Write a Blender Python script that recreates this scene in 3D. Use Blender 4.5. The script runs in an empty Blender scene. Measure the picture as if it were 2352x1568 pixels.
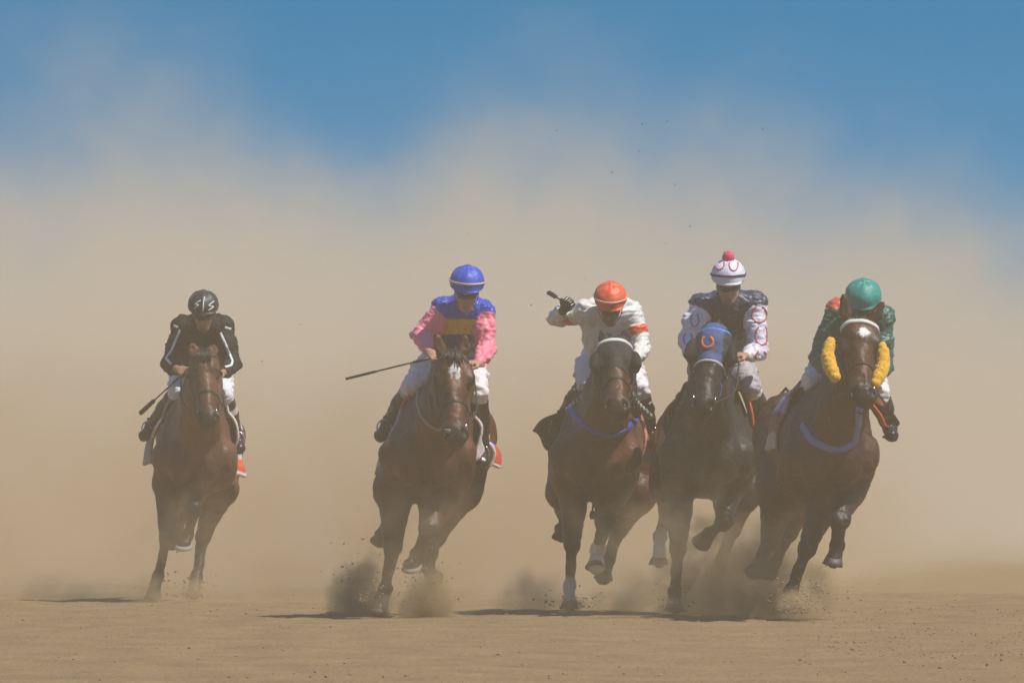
import bpy, math, random
import numpy as np
from mathutils import Vector, Matrix, noise
R=math.radians
sc=bpy.context.scene
# ---------------- camera
F=400/36*2352; CX=1176; HZ=1075.0; CAMZ=1.0
cd=bpy.data.cameras.new('camera'); cam=bpy.data.objects.new('camera',cd); sc.collection.objects.link(cam)
cam.location=(0,0,CAMZ); cam.rotation_euler=(R(90),0,0); cd.lens=400; cd.sensor_width=36
cd.shift_y=(HZ-784)/2352; cd.clip_start=.5; cd.clip_end=5000; sc.camera=cam
# ---------------- sun and sky
EL=57.0; AZB=-27.0
sd=Vector((math.cos(R(EL))*math.cos(R(AZB)), math.cos(R(EL))*math.sin(R(AZB)), math.sin(R(EL))))
sl=bpy.data.lights.new('sun','SUN'); sl.energy=4.8; sl.angle=R(.5); sl.color=(1,.96,.875)
so=bpy.data.objects.new('sun',sl); sc.collection.objects.link(so); so.rotation_euler=sd.to_track_quat('Z','Y').to_euler()
w=bpy.data.worlds.new('World'); sc.world=w; w.use_nodes=True; nt=w.node_tree; nt.nodes.clear()
def N(nt,t,**k):
    n=nt.nodes.new(t)
    for a,b in k.items():
        if a in n.inputs: n.inputs[a].default_value=b
        else: setattr(n,a,b)
    return n
out=N(nt,'ShaderNodeOutputWorld'); bg=N(nt,'ShaderNodeBackground',Strength=0.13)
sky=N(nt,'ShaderNodeTexSky'); sky.sky_type='NISHITA'; sky.sun_disc=False; sky.sun_elevation=R(EL); sky.sun_rotation=R(90-AZB)
sky.altitude=300; sky.air_density=1.0; sky.dust_density=.3; sky.ozone_density=4
tc=N(nt,'ShaderNodeTexCoord'); sep=N(nt,'ShaderNodeSeparateXYZ'); ab=N(nt,'ShaderNodeMath',operation='MULTIPLY_ADD'); com=N(nt,'ShaderNodeCombineXYZ')
ab.inputs[1].default_value=8.0; ab.inputs[2].default_value=.18
nt.links.new(tc.outputs['Generated'],sep.inputs[0]); nt.links.new(sep.outputs[0],com.inputs[0]); nt.links.new(sep.outputs[1],com.inputs[1]); nt.links.new(sep.outputs[2],ab.inputs[0]); nt.links.new(ab.outputs[0],com.inputs[2])
vn=N(nt,'ShaderNodeVectorMath',operation='NORMALIZE'); nt.links.new(com.outputs[0],vn.inputs[0]); nt.links.new(vn.outputs[0],sky.inputs[0])
tn=N(nt,'ShaderNodeVectorMath',operation='MULTIPLY'); hm=N(nt,'ShaderNodeMapRange'); hm.inputs[1].default_value=.06; hm.inputs[2].default_value=.35; nt.links.new(sep.outputs[2],hm.inputs[0])
tx=N(nt,'ShaderNodeMix',data_type='VECTOR'); tx.inputs[4].default_value=(.07,.93,1.04); tx.inputs[5].default_value=(.80,.92,.92); nt.links.new(hm.outputs[0],tx.inputs[0]); nt.links.new(tx.outputs[1],tn.inputs[1]); nt.links.new(sky.outputs[0],tn.inputs[0]); nt.links.new(tn.outputs[0],bg.inputs[0]); nt.links.new(bg.outputs[0],out.inputs[0])
sc.view_settings.view_transform='Standard'; sc.view_settings.look='None'; sc.view_settings.exposure=0; sc.view_settings.gamma=1
cy=sc.cycles; cy.volume_bounces=3; cy.max_bounces=6; cy.diffuse_bounces=3; cy.use_denoising=True; cy.volume_step_rate=1.0; cy.volume_max_steps=128
cy.use_adaptive_sampling=False
# ---------------- mesh helpers
def box(name,a,b):
    x0,y0,z0=a;x1,y1,z1=b
    v=[(x0,y0,z0),(x1,y0,z0),(x1,y1,z0),(x0,y1,z0),(x0,y0,z1),(x1,y0,z1),(x1,y1,z1),(x0,y1,z1)]
    return add(name,v,[(0,3,2,1),(4,5,6,7),(0,1,5,4),(1,2,6,5),(2,3,7,6),(3,0,4,7)],None,smooth=False)
def add(name,v,f,mat,parent=None,cols=None,smooth=True):
    m=bpy.data.meshes.new(name); v=np.asarray(v,dtype=float)
    m.from_pydata(v.tolist(),[],[tuple(int(i) for i in q) for q in f]); m.update()
    if smooth: m.polygons.foreach_set('use_smooth',[True]*len(m.polygons))
    if cols is not None:
        ca=m.color_attributes.new('Col','FLOAT_COLOR','POINT'); c=np.ones((len(v),4)); c[:,:3]=cols; ca.data.foreach_set('color',c.ravel())
    if mat is not None: m.materials.append(mat)
    o=bpy.data.objects.new(name,m); sc.collection.objects.link(o)
    if parent is not None: o.parent=parent
    return o
def thing(name,loc,label,cat,group=None):
    o=bpy.data.objects.new(name,None); o.empty_display_size=.2; sc.collection.objects.link(o); o.location=loc
    o['label']=label; o['category']=cat
    if group: o['group']=group
    return o
class Geo:
    def __init__(s): s.v=[]; s.f=[]; s.c=[]
    def put(s,v,f,c=(1,1,1)):
        b=len(s.v); s.v+= [tuple(p) for p in v]; s.f+=[tuple(i+b for i in q) for q in f]; s.c+=[c]*len(v)
    def tube(s,pts,rad,seg=8,c=(1,1,1),flat=None,caps=True):
        pts=[Vector(p) for p in pts]; n=len(pts)
        if not hasattr(rad,'__len__'): rad=[rad]*n
        v=[];f=[]; up=None
        for i,p in enumerate(pts):
            t=(pts[min(i+1,n-1)]-pts[max(i-1,0)]).normalized()
            if up is None:
                up=Vector((0,0,1)) if abs(t.z)<.9 else Vector((1,0,0))
                if flat: up=Vector(flat[0])
            x=up.cross(t).normalized(); y=t.cross(x).normalized(); up=y
            fy=flat[1] if flat else 1
            for k in range(seg):
                a=2*math.pi*k/seg; v.append(p+x*math.cos(a)*rad[i]+y*math.sin(a)*rad[i]*fy)
        for i in range(n-1):
            for k in range(seg):
                f.append((i*seg+k,i*seg+(k+1)%seg,(i+1)*seg+(k+1)%seg,(i+1)*seg+k))
        if caps: f.append(tuple(range(seg-1,-1,-1))); f.append(tuple((n-1)*seg+k for k in range(seg)))
        s.put(v,f,c)
    def build(s,name,mat,parent=None,col=False,smooth=True): return add(name,s.v,s.f,mat,parent,np.array(s.c) if col else None,smooth)
def spline(pts,n=8):
    P=[Vector(p) for p in pts]; P=[P[0]*2-P[1]]+P+[P[-1]*2-P[-2]]; o=[]
    for i in range(1,len(P)-2):
        for k in range(n):
            t=k/n; a,b,c,d=P[i-1:i+3]
            o.append(.5*((2*b)+(c-a)*t+(2*a-5*b+4*c-d)*t*t+(3*b-a-3*c+d)*t**3))
    o.append(P[-2]); return o
# ---------------- smooth solid modelling on a grid, surfaced with surface nets
class SDF:
    def __init__(s,lo,hi,h):
        s.lo=np.array(lo,float); s.h=h; s.n=np.ceil((np.array(hi,float)-s.lo)/h).astype(int)+1
        s.g=np.full(s.n,.5,np.float32)
    def _reg(s,a,b):
        i0=np.maximum(((np.array(a)-s.lo)/s.h).astype(int)-1,0); i1=np.minimum(((np.array(b)-s.lo)/s.h).astype(int)+3,s.n)
        i1=np.maximum(i1,i0)
        ax=[(s.lo[k]+s.h*np.arange(i0[k],i1[k])).astype(np.float32) for k in range(3)]
        return (slice(i0[0],i1[0]),slice(i0[1],i1[1]),slice(i0[2],i1[2])),ax[0][:,None,None],ax[1][None,:,None],ax[2][None,None,:]
    def _mix(s,sl,d,k,sub):
        a=s.g[sl]
        if a.size==0: return
        if sub:
            hh=np.maximum(k-np.abs(a+d),0)/k; s.g[sl]=np.maximum(a,-d)+hh*hh*k*.25
        else:
            hh=np.maximum(k-np.abs(a-d),0)/k; s.g[sl]=np.minimum(a,d)-hh*hh*k*.25
    def cone(s,a,b,ra,rb,k=.03,fl=None,sub=False):
        a=np.array(a,float);b=np.array(b,float); m=max(ra,rb)*(1 if not fl else max(1,fl[1]))+k+s.h*2
        sl,x,y,z=s._reg(np.minimum(a,b)-m,np.maximum(a,b)+m)
        ab=b-a; L=max(float(ab@ab),1e-9)
        px,py,pz=x-a[0],y-a[1],z-a[2]
        t=np.clip((px*ab[0]+py*ab[1]+pz*ab[2])/L,0,1)
        qx,qy,qz=px-t*ab[0],py-t*ab[1],pz-t*ab[2]
        if fl:
            w=np.array(fl[0],float); w/=np.linalg.norm(w); q=(qx*w[0]+qy*w[1]+qz*w[2])*(1/fl[1]-1)
            qx,qy,qz=qx+q*w[0],qy+q*w[1],qz+q*w[2]
        d=np.sqrt(qx*qx+qy*qy+qz*qz)-(ra+(rb-ra)*t)
        s._mix(sl,d.astype(np.float32),k,sub)
    def chain(s,pts,rad,k=.03,fl=None):
        for i in range(len(pts)-1): s.cone(pts[i],pts[i+1],rad[i],rad[i+1],k,fl)
    def ell(s,c,r,k=.03,ax=None,sub=False):
        c=np.array(c,float); r=np.array(r,float); m=r.max()+k+s.h*2
        sl,x,y,z=s._reg(c-m,c+m); x,y,z=x-c[0],y-c[1],z-c[2]
        if ax is None: A=np.eye(3)
        else: A=np.array([list(Vector(v).normalized()) for v in ax])
        u=(x*A[0,0]+y*A[0,1]+z*A[0,2])/r[0]; v=(x*A[1,0]+y*A[1,1]+z*A[1,2])/r[1]; w=(x*A[2,0]+y*A[2,1]+z*A[2,2])/r[2]
        k0=np.sqrt(u*u+v*v+w*w); k1=np.sqrt((u/r[0])**2+(v/r[1])**2+(w/r[2])**2)
        d=np.where(k1>1e-6,k0*(k0-1)/np.maximum(k1,1e-6),-r.min())
        s._mix(sl,d.astype(np.float32),k,sub)
    def plane(s,p,n,k=.01):   # keep the side opposite to n
        sl,x,y,z=s._reg(s.lo,s.lo+s.h*(s.n-1)); n=Vector(n).normalized()
        d=(x-p[0])*n[0]+(y-p[1])*n[1]+(z-p[2])*n[2]
        s._mix(sl,-d.astype(np.float32),k,True)
    def mesh(s):
        g=s.g; g[0]=g[-1]=.5; g[:,0]=g[:,-1]=.5; g[:,:,0]=g[:,:,-1]=.5
        ins=g<0; n=np.array(g.shape)-1
        c=sum(ins[dx:dx+n[0],dy:dy+n[1],dz:dz+n[2]].astype(np.int8) for dx in(0,1) for dy in(0,1) for dz in(0,1))
        act=(c>0)&(c<8); idx=np.full(n,-1,np.int64); I=np.argwhere(act); idx[act]=np.arange(len(I))
        acc=np.zeros((len(I),3)); cnt=np.zeros(len(I))
        cor=[(dx,dy,dz) for dx in(0,1) for dy in(0,1) for dz in(0,1)]
        for p in cor:
            for q in cor:
                if q>p and sum(abs(a-b) for a,b in zip(p,q))==1:
                    va=g[I[:,0]+p[0],I[:,1]+p[1],I[:,2]+p[2]]; vb=g[I[:,0]+q[0],I[:,1]+q[1],I[:,2]+q[2]]
                    m=(va<0)!=(vb<0); t=np.where(m,va/np.where(m,va-vb,1),0)
                    P=np.array(p)[None]+t[:,None]*(np.array(q)-np.array(p))[None]
                    acc+=P*m[:,None]; cnt+=m
        V=s.lo+s.h*(I+acc/np.maximum(cnt,1)[:,None]); Fs=[]
        for ax in range(3):
            o=[k for k in range(3) if k!=ax]
            a=ins[tuple(slice(0,-1) if k==ax else slice(1,-1) for k in range(3))]
            b=ins[tuple(slice(1,None) if k==ax else slice(1,-1) for k in range(3))]
            E=np.argwhere(a!=b)
            if not len(E): continue
            aa=a[tuple(E.T)]
            base=E.copy(); base[:,o[0]]+=1; base[:,o[1]]+=1
            def cell(d0,d1):
                q=base.copy(); q[:,o[0]]-=d0; q[:,o[1]]-=d1; return idx[tuple(q.T)]
            q=np.stack([cell(1,1),cell(0,1),cell(0,0),cell(1,0)],1)
            fl=aa if ax!=1 else ~aa
            q[~fl]=q[~fl][:,::-1]; Fs.append(q)
        return V,np.concatenate(Fs)
def lap(V,Fq,it=2,lam=.5):
    n=len(V); e=np.concatenate([Fq[:,[0,1]],Fq[:,[1,2]],Fq[:,[2,3]],Fq[:,[3,0]]])
    a=np.concatenate([e[:,0],e[:,1]]); b=np.concatenate([e[:,1],e[:,0]]); cnt=np.bincount(a,minlength=n).astype(float)
    for _ in range(it):
        S=np.stack([np.bincount(a,weights=V[b,k],minlength=n) for k in range(3)],1)/np.maximum(cnt,1)[:,None]
        V=V+lam*(S-V)
    return V
def vnorm(V,Fq):
    n=np.cross(V[Fq[:,2]]-V[Fq[:,0]],V[Fq[:,3]]-V[Fq[:,1]]); N_=np.zeros_like(V)
    for k in range(4): 
        for j in range(3): N_[:,j]+=np.bincount(Fq[:,k],weights=n[:,j],minlength=len(V))
    return N_/np.maximum(np.linalg.norm(N_,axis=1,keepdims=True),1e-9)
def wob(V,wl,seed,n=10):
    r=np.random.RandomState(seed); o=np.zeros(len(V))
    for i in range(n):
        k=r.normal(size=3); k/=np.linalg.norm(k); o+=np.sin(V@k*(2*math.pi/(wl*r.uniform(.6,1.6)))+r.uniform(0,6.28)+1.5*o/ max(i,1))
    return o/math.sqrt(n)
def segd(V,a,b):
    a=np.array(a,float);b=np.array(b,float);ab=b-a;t=np.clip((V-a)@ab/max(ab@ab,1e-9),0,1); return np.linalg.norm(V-a-t[:,None]*ab,axis=1),t
def polyd(V,pts):
    d=np.full(len(V),9.)
    for a,b in zip(pts[:-1],pts[1:]): d=np.minimum(d,segd(V,a,b)[0])
    return d
def sm(x,a,b): t=np.clip((x-a)/(b-a),0,1); return t*t*(3-2*t)
# ---------------- materials
def mat(name,col=None,rough=.6,metal=0.,sheen=0.,bump=0.,bs=60.,var=.15,vs=8.,coat=0.,spec=.5,stretch=None,attr=False):
    m=bpy.data.materials.new(name); m.use_nodes=True; t=m.node_tree; b=t.nodes['Principled BSDF']
    b.inputs['Roughness'].default_value=rough; b.inputs['Metallic'].default_value=metal; b.inputs['Sheen Weight'].default_value=sheen
    b.inputs['Coat Weight'].default_value=coat; b.inputs['Coat Roughness'].default_value=.2; b.inputs['Specular IOR Level'].default_value=spec
    tc=N(t,'ShaderNodeTexCoord'); mp=N(t,'ShaderNodeMapping'); t.links.new(tc.outputs['Object'],mp.inputs[0])
    if stretch: mp.inputs['Scale'].default_value=stretch
    nz=N(t,'ShaderNodeTexNoise',Scale=vs,Detail=4.0); t.links.new(mp.outputs[0],nz.inputs['Vector'])
    mr=N(t,'ShaderNodeMapRange'); mr.inputs[1].default_value=.3; mr.inputs[2].default_value=.7; mr.inputs[3].default_value=1-var; mr.inputs[4].default_value=1+var
    t.links.new(nz.outputs[0],mr.inputs[0])
    mx=N(t,'ShaderNodeVectorMath',operation='SCALE'); t.links.new(mr.outputs[0],mx.inputs['Scale'])
    if attr: a=N(t,'ShaderNodeAttribute',attribute_name='Col'); t.links.new(a.outputs['Color'],mx.inputs[0])
    else: mx.inputs[0].default_value=col
    t.links.new(mx.outputs[0],b.inputs['Base Color'])
    if bump:
        n2=N(t,'ShaderNodeTexNoise',Scale=bs,Detail=5.0); t.links.new(mp.outputs[0],n2.inputs['Vector'])
        bp=N(t,'ShaderNodeBump',Strength=bump,Distance=.02); t.links.new(n2.outputs[0],bp.inputs['Height']); t.links.new(bp.outputs[0],b.inputs['Normal'])
    return m
M_coat=mat('horse_coat',attr=True,rough=.48,sheen=.0,bump=.3,bs=45,var=.4,vs=6,spec=.35,stretch=(1,1,.5))
M_hair=mat('horse_hair',(.018,.013,.011),rough=.5,var=.3,vs=60)
M_hoof=mat('hoof_horn',attr=True,rough=.5,bump=.2,bs=120)
M_eye=mat('eye_gloss',(.008,.006,.005),rough=.08)
M_silk=mat('satin_silk',attr=True,rough=.45,sheen=.15,bump=.25,bs=9,var=.05,vs=20,stretch=(1,1,1.6))
M_skin=mat('skin',attr=True,rough=.55,bump=.05,bs=90,var=.08,vs=30)
M_matte=mat('matte_cloth',attr=True,rough=.75,bump=.2,bs=9,var=.1,spec=.25)
M_white=mat('breeches_cloth',attr=True,rough=.6,bump=.5,bs=22,var=.05,vs=15)
M_boot=mat('boot_leather',attr=True,rough=.3,bump=.25,bs=30,var=.2)
M_leather=mat('dark_leather',(.012,.010,.009),rough=.5,bump=.15,bs=80)
M_strap=mat('tack_strap',attr=True,rough=.55,bump=.15,bs=120)
M_fleece=mat('sheepskin',attr=True,rough=.95,bump=.5,bs=90,var=.18,vs=45,sheen=.3)
M_cap=mat('helmet_cover',attr=True,rough=.5,bump=.35,bs=16,var=.05,sheen=.1)
M_metal=mat('steel',(.55,.54,.52),rough=.25,metal=1.)
M_lens=mat('goggle_lens',(.012,.012,.014),rough=.1,coat=.5)
M_pad=mat('saddle_cloth_fabric',attr=True,rough=.75,bump=.3,bs=40,var=.08)
M_dirt=mat('dry_dirt',rough=.95,attr=False,col=(.232,.146,.062),bump=.8,bs=22,var=.16,vs=2.5,stretch=(1,.35,1))
def grid(xs,ys,amp):
    X,Y=np.meshgrid(xs,ys,indexing='ij'); V=np.stack([X.ravel(),Y.ravel(),np.zeros(X.size)],1)
    P3=V.copy(); z=.0025*wob(P3,1.1,1)+.005*wob(P3,.35,2)+.006*wob(P3,.16,6)+.003*wob(P3*[1,.5,1],3.,4)
    V[:,2]=z*amp; n,m=X.shape; i=np.arange(n-1)[:,None]*m+np.arange(m-1)[None]; i=i.ravel()
    return V,np.stack([i,i+m,i+m+1,i+1],1)
xs=np.concatenate([np.linspace(-300,-14,8)[:-1],np.arange(-14,14,.14),np.linspace(14,300,8)]); ys=np.concatenate([np.linspace(-25,34,8)[:-1],np.arange(34,120,.14),np.linspace(120,900,20)])
V,Q=grid(xs,ys,1.); f=np.clip((16-np.abs(V[:,0]))/3,0,1)*np.clip((V[:,1]-30)/4,0,1)*np.clip((135-V[:,1])/12,0,1); V[:,2]*=f
g=add('ground',V,Q,M_dirt); g['kind']='structure'
# clods and pebbles scattered over the track
r=np.random.RandomState(4); G=Geo()
ico=[(0,0,1),(.894,0,.447),(.276,.851,.447),(-.724,.526,.447),(-.724,-.526,.447),(.276,-.851,.447),(.724,.526,-.447),(-.276,.851,-.447),(-.894,0,-.447),(-.276,-.851,-.447),(.724,-.526,-.447),(0,0,-1)]
icf=[(0,1,2),(0,2,3),(0,3,4),(0,4,5),(0,5,1),(1,6,2),(2,7,3),(3,8,4),(4,9,5),(5,10,1),(6,7,2),(7,8,3),(8,9,4),(9,10,5),(10,6,1),(6,11,7),(7,11,8),(8,11,9),(9,11,10),(10,11,6)]
def clod(G,p,s,c):
    j=r.uniform(.7,1.25,(12,3)); G.put([(p[0]+a[0]*s*q[0],p[1]+a[1]*s*q[1],p[2]+a[2]*s*.7*q[2]) for a,q in zip(ico,j)],icf,c)
for i in range(7000):
    y=36+90*r.rand()**1.3; x=r.uniform(-6.5,6.5)*y/78; s=.003+.010*r.rand()**5
    k=r.uniform(.8,1.2); clod(G,(x,y,s*.2),s,(.26*k,.175*k,.105*k))
for i in range(3600):     # rougher, darker crumbs on the right hand side
    y=60+60*r.rand(); x=(2.0+abs(r.normal(0,1.6)))*y/78; s=.003+.007*r.rand()**3
    k=r.uniform(.85,1.2); clod(G,(x,y,s*.2),s,(.27*k,.18*k,.11*k))
M_crumb=mat('dirt_crumbs',attr=True,rough=.95,var=.1)
g=G.build('dirt_crumbs',M_crumb,None,True,False); g['kind']='stuff'
# single clods thrown high above the field
for k,(px,py,d) in enumerate([(1075,537,3),(1308,471,2),(1468,347,4),(1475,285,5),(1532,279,3),(1581,228+60,2),(1492,532,1),(1550,424,3),(1752,296,4),(1806,547,2),(1987,290,3),(1470,468,1),(1392,441,5),(1528,560,2),(1345,640,2),(602,829,1),(1278,300,4),(1405,395,2),(1585,520,3),(1220,700,1),(690,745,2),(1440,520,2)]):
    G=Geo(); s=r.uniform(.003,.007); clod(G,(0,0,0),s,(.05,.04,.03)); D_=78-d; o=G.build('dirt_clod',M_crumb,None,True,False)
    o.location=((px-CX)/F*D_,D_,CAMZ+(HZ-py)/F*D_); o['label']='tiny dark clod of dirt flying through the air over the field'; o['category']='dirt clod'; o['group']='dirt clods thrown up into the air'
from mathutils.bvhtree import BVHTree
def V3(*a): return Vector(a)
class Fig:
    def __init__(s,D,x0px):
        s.D=D; s.X0=(x0px-CX)/F*D; s.loc=(s.X0,D,0)
    def P(s,px,py,d=0.):
        q=s.D-d; return Vector(((px-CX)/F*q-s.X0,-d,CAMZ+(HZ-py)/F*q))
    def proj(s,bvhs,px,py):
        o=Vector((-s.X0,-s.D,CAMZ)); dr=(s.P(px,py,3.)-o).normalized(); o=s.P(px,py,3.); best=None
        for b in bvhs:
            h=b.ray_cast(o,dr,6)
            if h[0] is not None and (best is None or h[3]<best[3]): best=h
        return best
def bvh(V,Fq): return BVHTree.FromPolygons([tuple(v) for v in V],[tuple(int(i) for i in q) for q in Fq])
def ribbon(G,pts,nrm,w,th=.004,c=(1,1,1),closed=False,lift=.002):
    n=len(pts); v=[]; f=[]
    if not hasattr(w,'__len__'): w=[w]*n
    for i,p in enumerate(pts):
        a=pts[(i-1)%n if closed else max(i-1,0)]; b=pts[(i+1)%n if closed else min(i+1,n-1)]
        t=(Vector(b)-Vector(a)).normalized(); nn=Vector(nrm[i]).normalized(); s=t.cross(nn).normalized()*w[i]/2
        p=Vector(p); v+=[p-s+nn*lift,p+s+nn*lift,p+s*.85+nn*(lift+th),p-s*.85+nn*(lift+th)]
    for i in range(n if closed else n-1):
        j=(i+1)%n
        for k in range(4): f.append((i*4+k,i*4+(k+1)%4,j*4+(k+1)%4,j*4+k))
    if not closed: f+=[(3,2,1,0),((n-1)*4,(n-1)*4+1,(n-1)*4+2,(n-1)*4+3)]
    G.put(v,f,c)
def wrap(b,c,ax,up,a0=0,a1=360,n=40,rmax=.5,lift=0.):
    ax=Vector(ax).normalized(); up=Vector(up); up=(up-ax*up.dot(ax)).normalized(); s=ax.cross(up); P_=[];N_=[]
    full=abs(a1-a0)>=360
    for i in range(n if full else n+1):
        a=R(a0+(a1-a0)*i/n); d=up*math.cos(a)+s*math.sin(a)
        h=b.ray_cast(Vector(c),d,rmax)
        if h[0] is None: q=Vector(c)+d*(.08 if not P_ else (P_[-1]-Vector(c)).length)
        else: q=h[0]
        P_.append(q+d*lift); N_.append(d)
    return P_,N_,full
def smooth_pts(P_,it=2,closed=False):
    P_=[Vector(p) for p in P_]; n=len(P_)
    for _ in range(it):
        Q=list(P_)
        for i in range(n):
            if not closed and i in(0,n-1): continue
            Q[i]=P_[i]*.5+(P_[(i-1)%n]+P_[(i+1)%n])*.25
        P_=Q
    return P_
def decal(fig,bvhs,pts,w,G,c=(1,1,1),th=.003,step=4,closed=False,depth0=None):
    PP=[];NN=[]; seq=list(pts)+([pts[0]] if closed else [])
    for a,b in zip(seq[:-1],seq[1:]):
        m=max(1,int(math.hypot(b[0]-a[0],b[1]-a[1])/step))
        for k in range(m):
            t=k/m; h=fig.proj(bvhs,a[0]+(b[0]-a[0])*t,a[1]+(b[1]-a[1])*t)
            if h: PP.append(h[0]);NN.append(h[1])
    if not closed:
        h=fig.proj(bvhs,*seq[-1])
        if h: PP.append(h[0]);NN.append(h[1])
    if len(PP)<2: print('decal miss',pts[:2]); return
    for i in range(len(NN)):
        if NN[i].y>0: NN[i]=-NN[i]
    NN=smooth_pts(NN,3,closed); PP=smooth_pts(PP,1,closed)
    ribbon(G,PP,NN,w,th,c,closed)

def horse(cfg):
    fg=Fig(cfg['D'],cfg['x0']); P=fg.P
    root=thing('racehorse',fg.loc,cfg['label'],'horse',None)
    fg.hroot=root
    xF=P(cfg['cF'],1000,.7).x; xR=P(cfg['cR'],1000,-.8).x; ln=cfg.get('lean',0)
    dz=cfg.get('dz',0)
    def B(lx,d,z): return Vector((xR+(xF-xR)*(d+.8)/1.5+lx+ln*(z-1.1),-d,z+dz))
    S=SDF((-1.0,-1.95,-.02),(1.0,1.15,2.15),.0135)
    wd=cfg.get('wd',1.)*.95
    S.ell(B(0,-.05,1.17),(.295*wd,.80,.36),.05)
    S.ell(B(0,.5,1.15),(.25*wd,.36,.36),.08)
    for s in(-1,1):
        S.ell(B(.115*s*wd,.80,1.06),(.118*wd,.14,.18),.035)
        S.ell(B(.14*s*wd,-.72,1.2),(.175*wd,.34,.30),.08)
        S.cone(B(.11*s,.38,1.45),B(.21*s*wd,.72,1.08),.095,.115,.04)
        S.cone(B(.21*s*wd,.72,1.08),B(.20*s*wd,.50,.95),.115,.11,.06)
    S.ell(B(0,-.55,1.36),(.2*wd,.42,.2),.08)
    S.cone(B(0,.42,1.46),B(0,-.2,1.40),.12,.14,.08)
    # head frame
    P0=P(*cfg['poll']); P1=P(*cfg['muz']); u=(P1-P0).normalized(); L=(P1-P0).length
    rr=Vector((1,0,cfg.get('roll',0))); rr=(rr-u*rr.dot(u)).normalized(); n=u.cross(rr).normalized()
    if n.y>0: n=-n
    hs=cfg.get('hs',1.)
    def H(a,b,c): return P0+u*(a*L)+rr*(b*hs)+n*(c*hs)
    fg.H=H; fg.u,fg.rr,fg.n=u,rr,n
    # neck
    top=[H(.06,0,-.10),None,B(0,.5,1.42)]; top[1]=(top[0]+top[2])/2+Vector((0,0,.05))
    low=[H(.36,0,-.20),None,B(0,.66,1.12)]; low[1]=(low[0]+low[2])/2+Vector((0,-.0,.0))
    S.chain(top,[.085,.10,.14],.06); S.chain(low,[.095,.15,.20],.06)
    mid=[(a+b)/2 for a,b in zip(top,low)]; S.chain(mid,[.10,.14,.19],.06)
    # head
    S.cone(H(.10,0,-.09),H(.5,0,-.085),.072*hs,.068*hs,.03); S.ell(H(.2,0,-.06),(.098*hs,.13,.068*hs),.03,(rr,u,n))
    S.cone(H(.42,0,-.052),H(.9,0,-.045),.054*hs,.048*hs,.03)
    for s in(-1,1):
        S.cone(H(.26,.055*s,-.17),H(.8,.026*s,-.10),.060*hs,.042*hs,.03)
        S.ell(H(.30,.062*s,-.16),(.038*hs,.10*hs,.085*hs),.03,(rr,u,n))
        S.ell(H(.30,.084*s,-.055),(.028*hs,.045*hs,.03*hs),.02,(rr,u,n))
        S.cone(H(.42,.075*s,-.09),H(.66,.055*s,-.065),.014*hs,.012*hs,.025)
        S.ell(H(.93,.036*s,-.04),(.036*hs,.045*hs,.038*hs),.02,(rr,u,n))
    S.ell(H(.92,0,-.065),(.066*hs,.068*hs,.062*hs),.03,(rr,u,n))
    S.ell(H(.99,0,-.085),(.042*hs,.03*hs,.035*hs),.02,(rr,u,n)); S.ell(H(.94,0,-.135),(.034*hs,.045*hs,.025*hs),.02,(rr,u,n))
    for s in(-1,1):
        S.ell(H(.945,.048*s,-.008),(.016*hs,.028*hs,.026*hs),.008,(rr,u,n),sub=True)
        S.cone(H(.36,.088*s,-.10),H(.6,.07*s,-.10),.012,.012,.03,sub=True)
    # ears
    for s,ear in zip((-1,1),cfg['ears']):
        e0=H(.03,.055*s,-.06); 
        if ear is None: continue
        e1=P(*ear); m=(e0+e1)/2+rr*.012*s; w=(e1-e0).cross(n).normalized()
        el_=(e1-e0).length; w0=min(.036*hs,.30*el_)
        S.chain([e0,e0*.6+e1*.4,e0*.25+e1*.75,e1],[w0*.85,w0,w0*.62,.004],.012,(n,.5))
        if el_>.1: S.cone(m*.6+e0*.4+n*.024,m*.3+e1*.7+n*.016,.014,.004,.006,sub=True)
    # legs
    hooves=[]
    for kind,pts,*opt in cfg['legs']:
        o=opt[0] if opt else {}
        a,b,c,h=[P(*p) for p in pts]; r=o.get('r',1.)*1.12
        ad=(h-c).normalized(); pz=c+(h-c)*.5
        if kind[0]=='F':
            s=-1 if kind[1]=='L' else 1
            S.cone(B(.20*s*wd,.6,1.05),a,.125,.11*r,.05); S.cone(a,b,.098*r,.048*r,.03)
            S.ell(a+(b-a)*.28,(.062*r,.08,.11),.05)
            S.ell(b,(.052*r,.052,.062),.025); S.cone(b,c,.038*r,.031*r,.02)
        else:
            s=-1 if kind[1]=='L' else 1
            hip=B(.15*s*wd,-.62,1.22); S.cone(hip,a,.2,.13*r,.08); S.cone(a,b,.118*r,.05*r,.05)
            S.ell(b,(.046*r,.06,.065),.03); S.cone(b+Vector((0,.03,.02)),b+(c-b)*.25+Vector((0,.015,0)),.033*r,.03*r,.02)
            S.cone(b,c,.041*r,.034*r,.02)
        S.ell(c,(.043*r,.046,.046),.02); S.cone(c,pz,.036*r,.038*r,.02); S.cone(pz,h-ad*.03,.038*r,.046*r,.01)
        hooves.append((h,ad,c,kind,o))
    V,Q=S.mesh(); V=lap(V,Q,2,.5); Nn=vnorm(V,Q)
    V=V+Nn*(.0055*wob(V,.20,3)+.0025*wob(V,.08,5))[:,None]
    # colours of the coat: body, dark points, markings
    base=np.array(cfg['coat']); pt=np.array(cfg.get('points',(.016,.012,.010))); C=np.tile(base,(len(V),1))
    def blend(m,col): 
        nonlocal C; C=C*(1-m[:,None])+np.array(col)[None]*m[:,None]
    muz=np.linalg.norm((V-np.array(H(.97,0,-.06))),axis=1); blend(sm(muz,.17,.08)*.8,pt)
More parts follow.
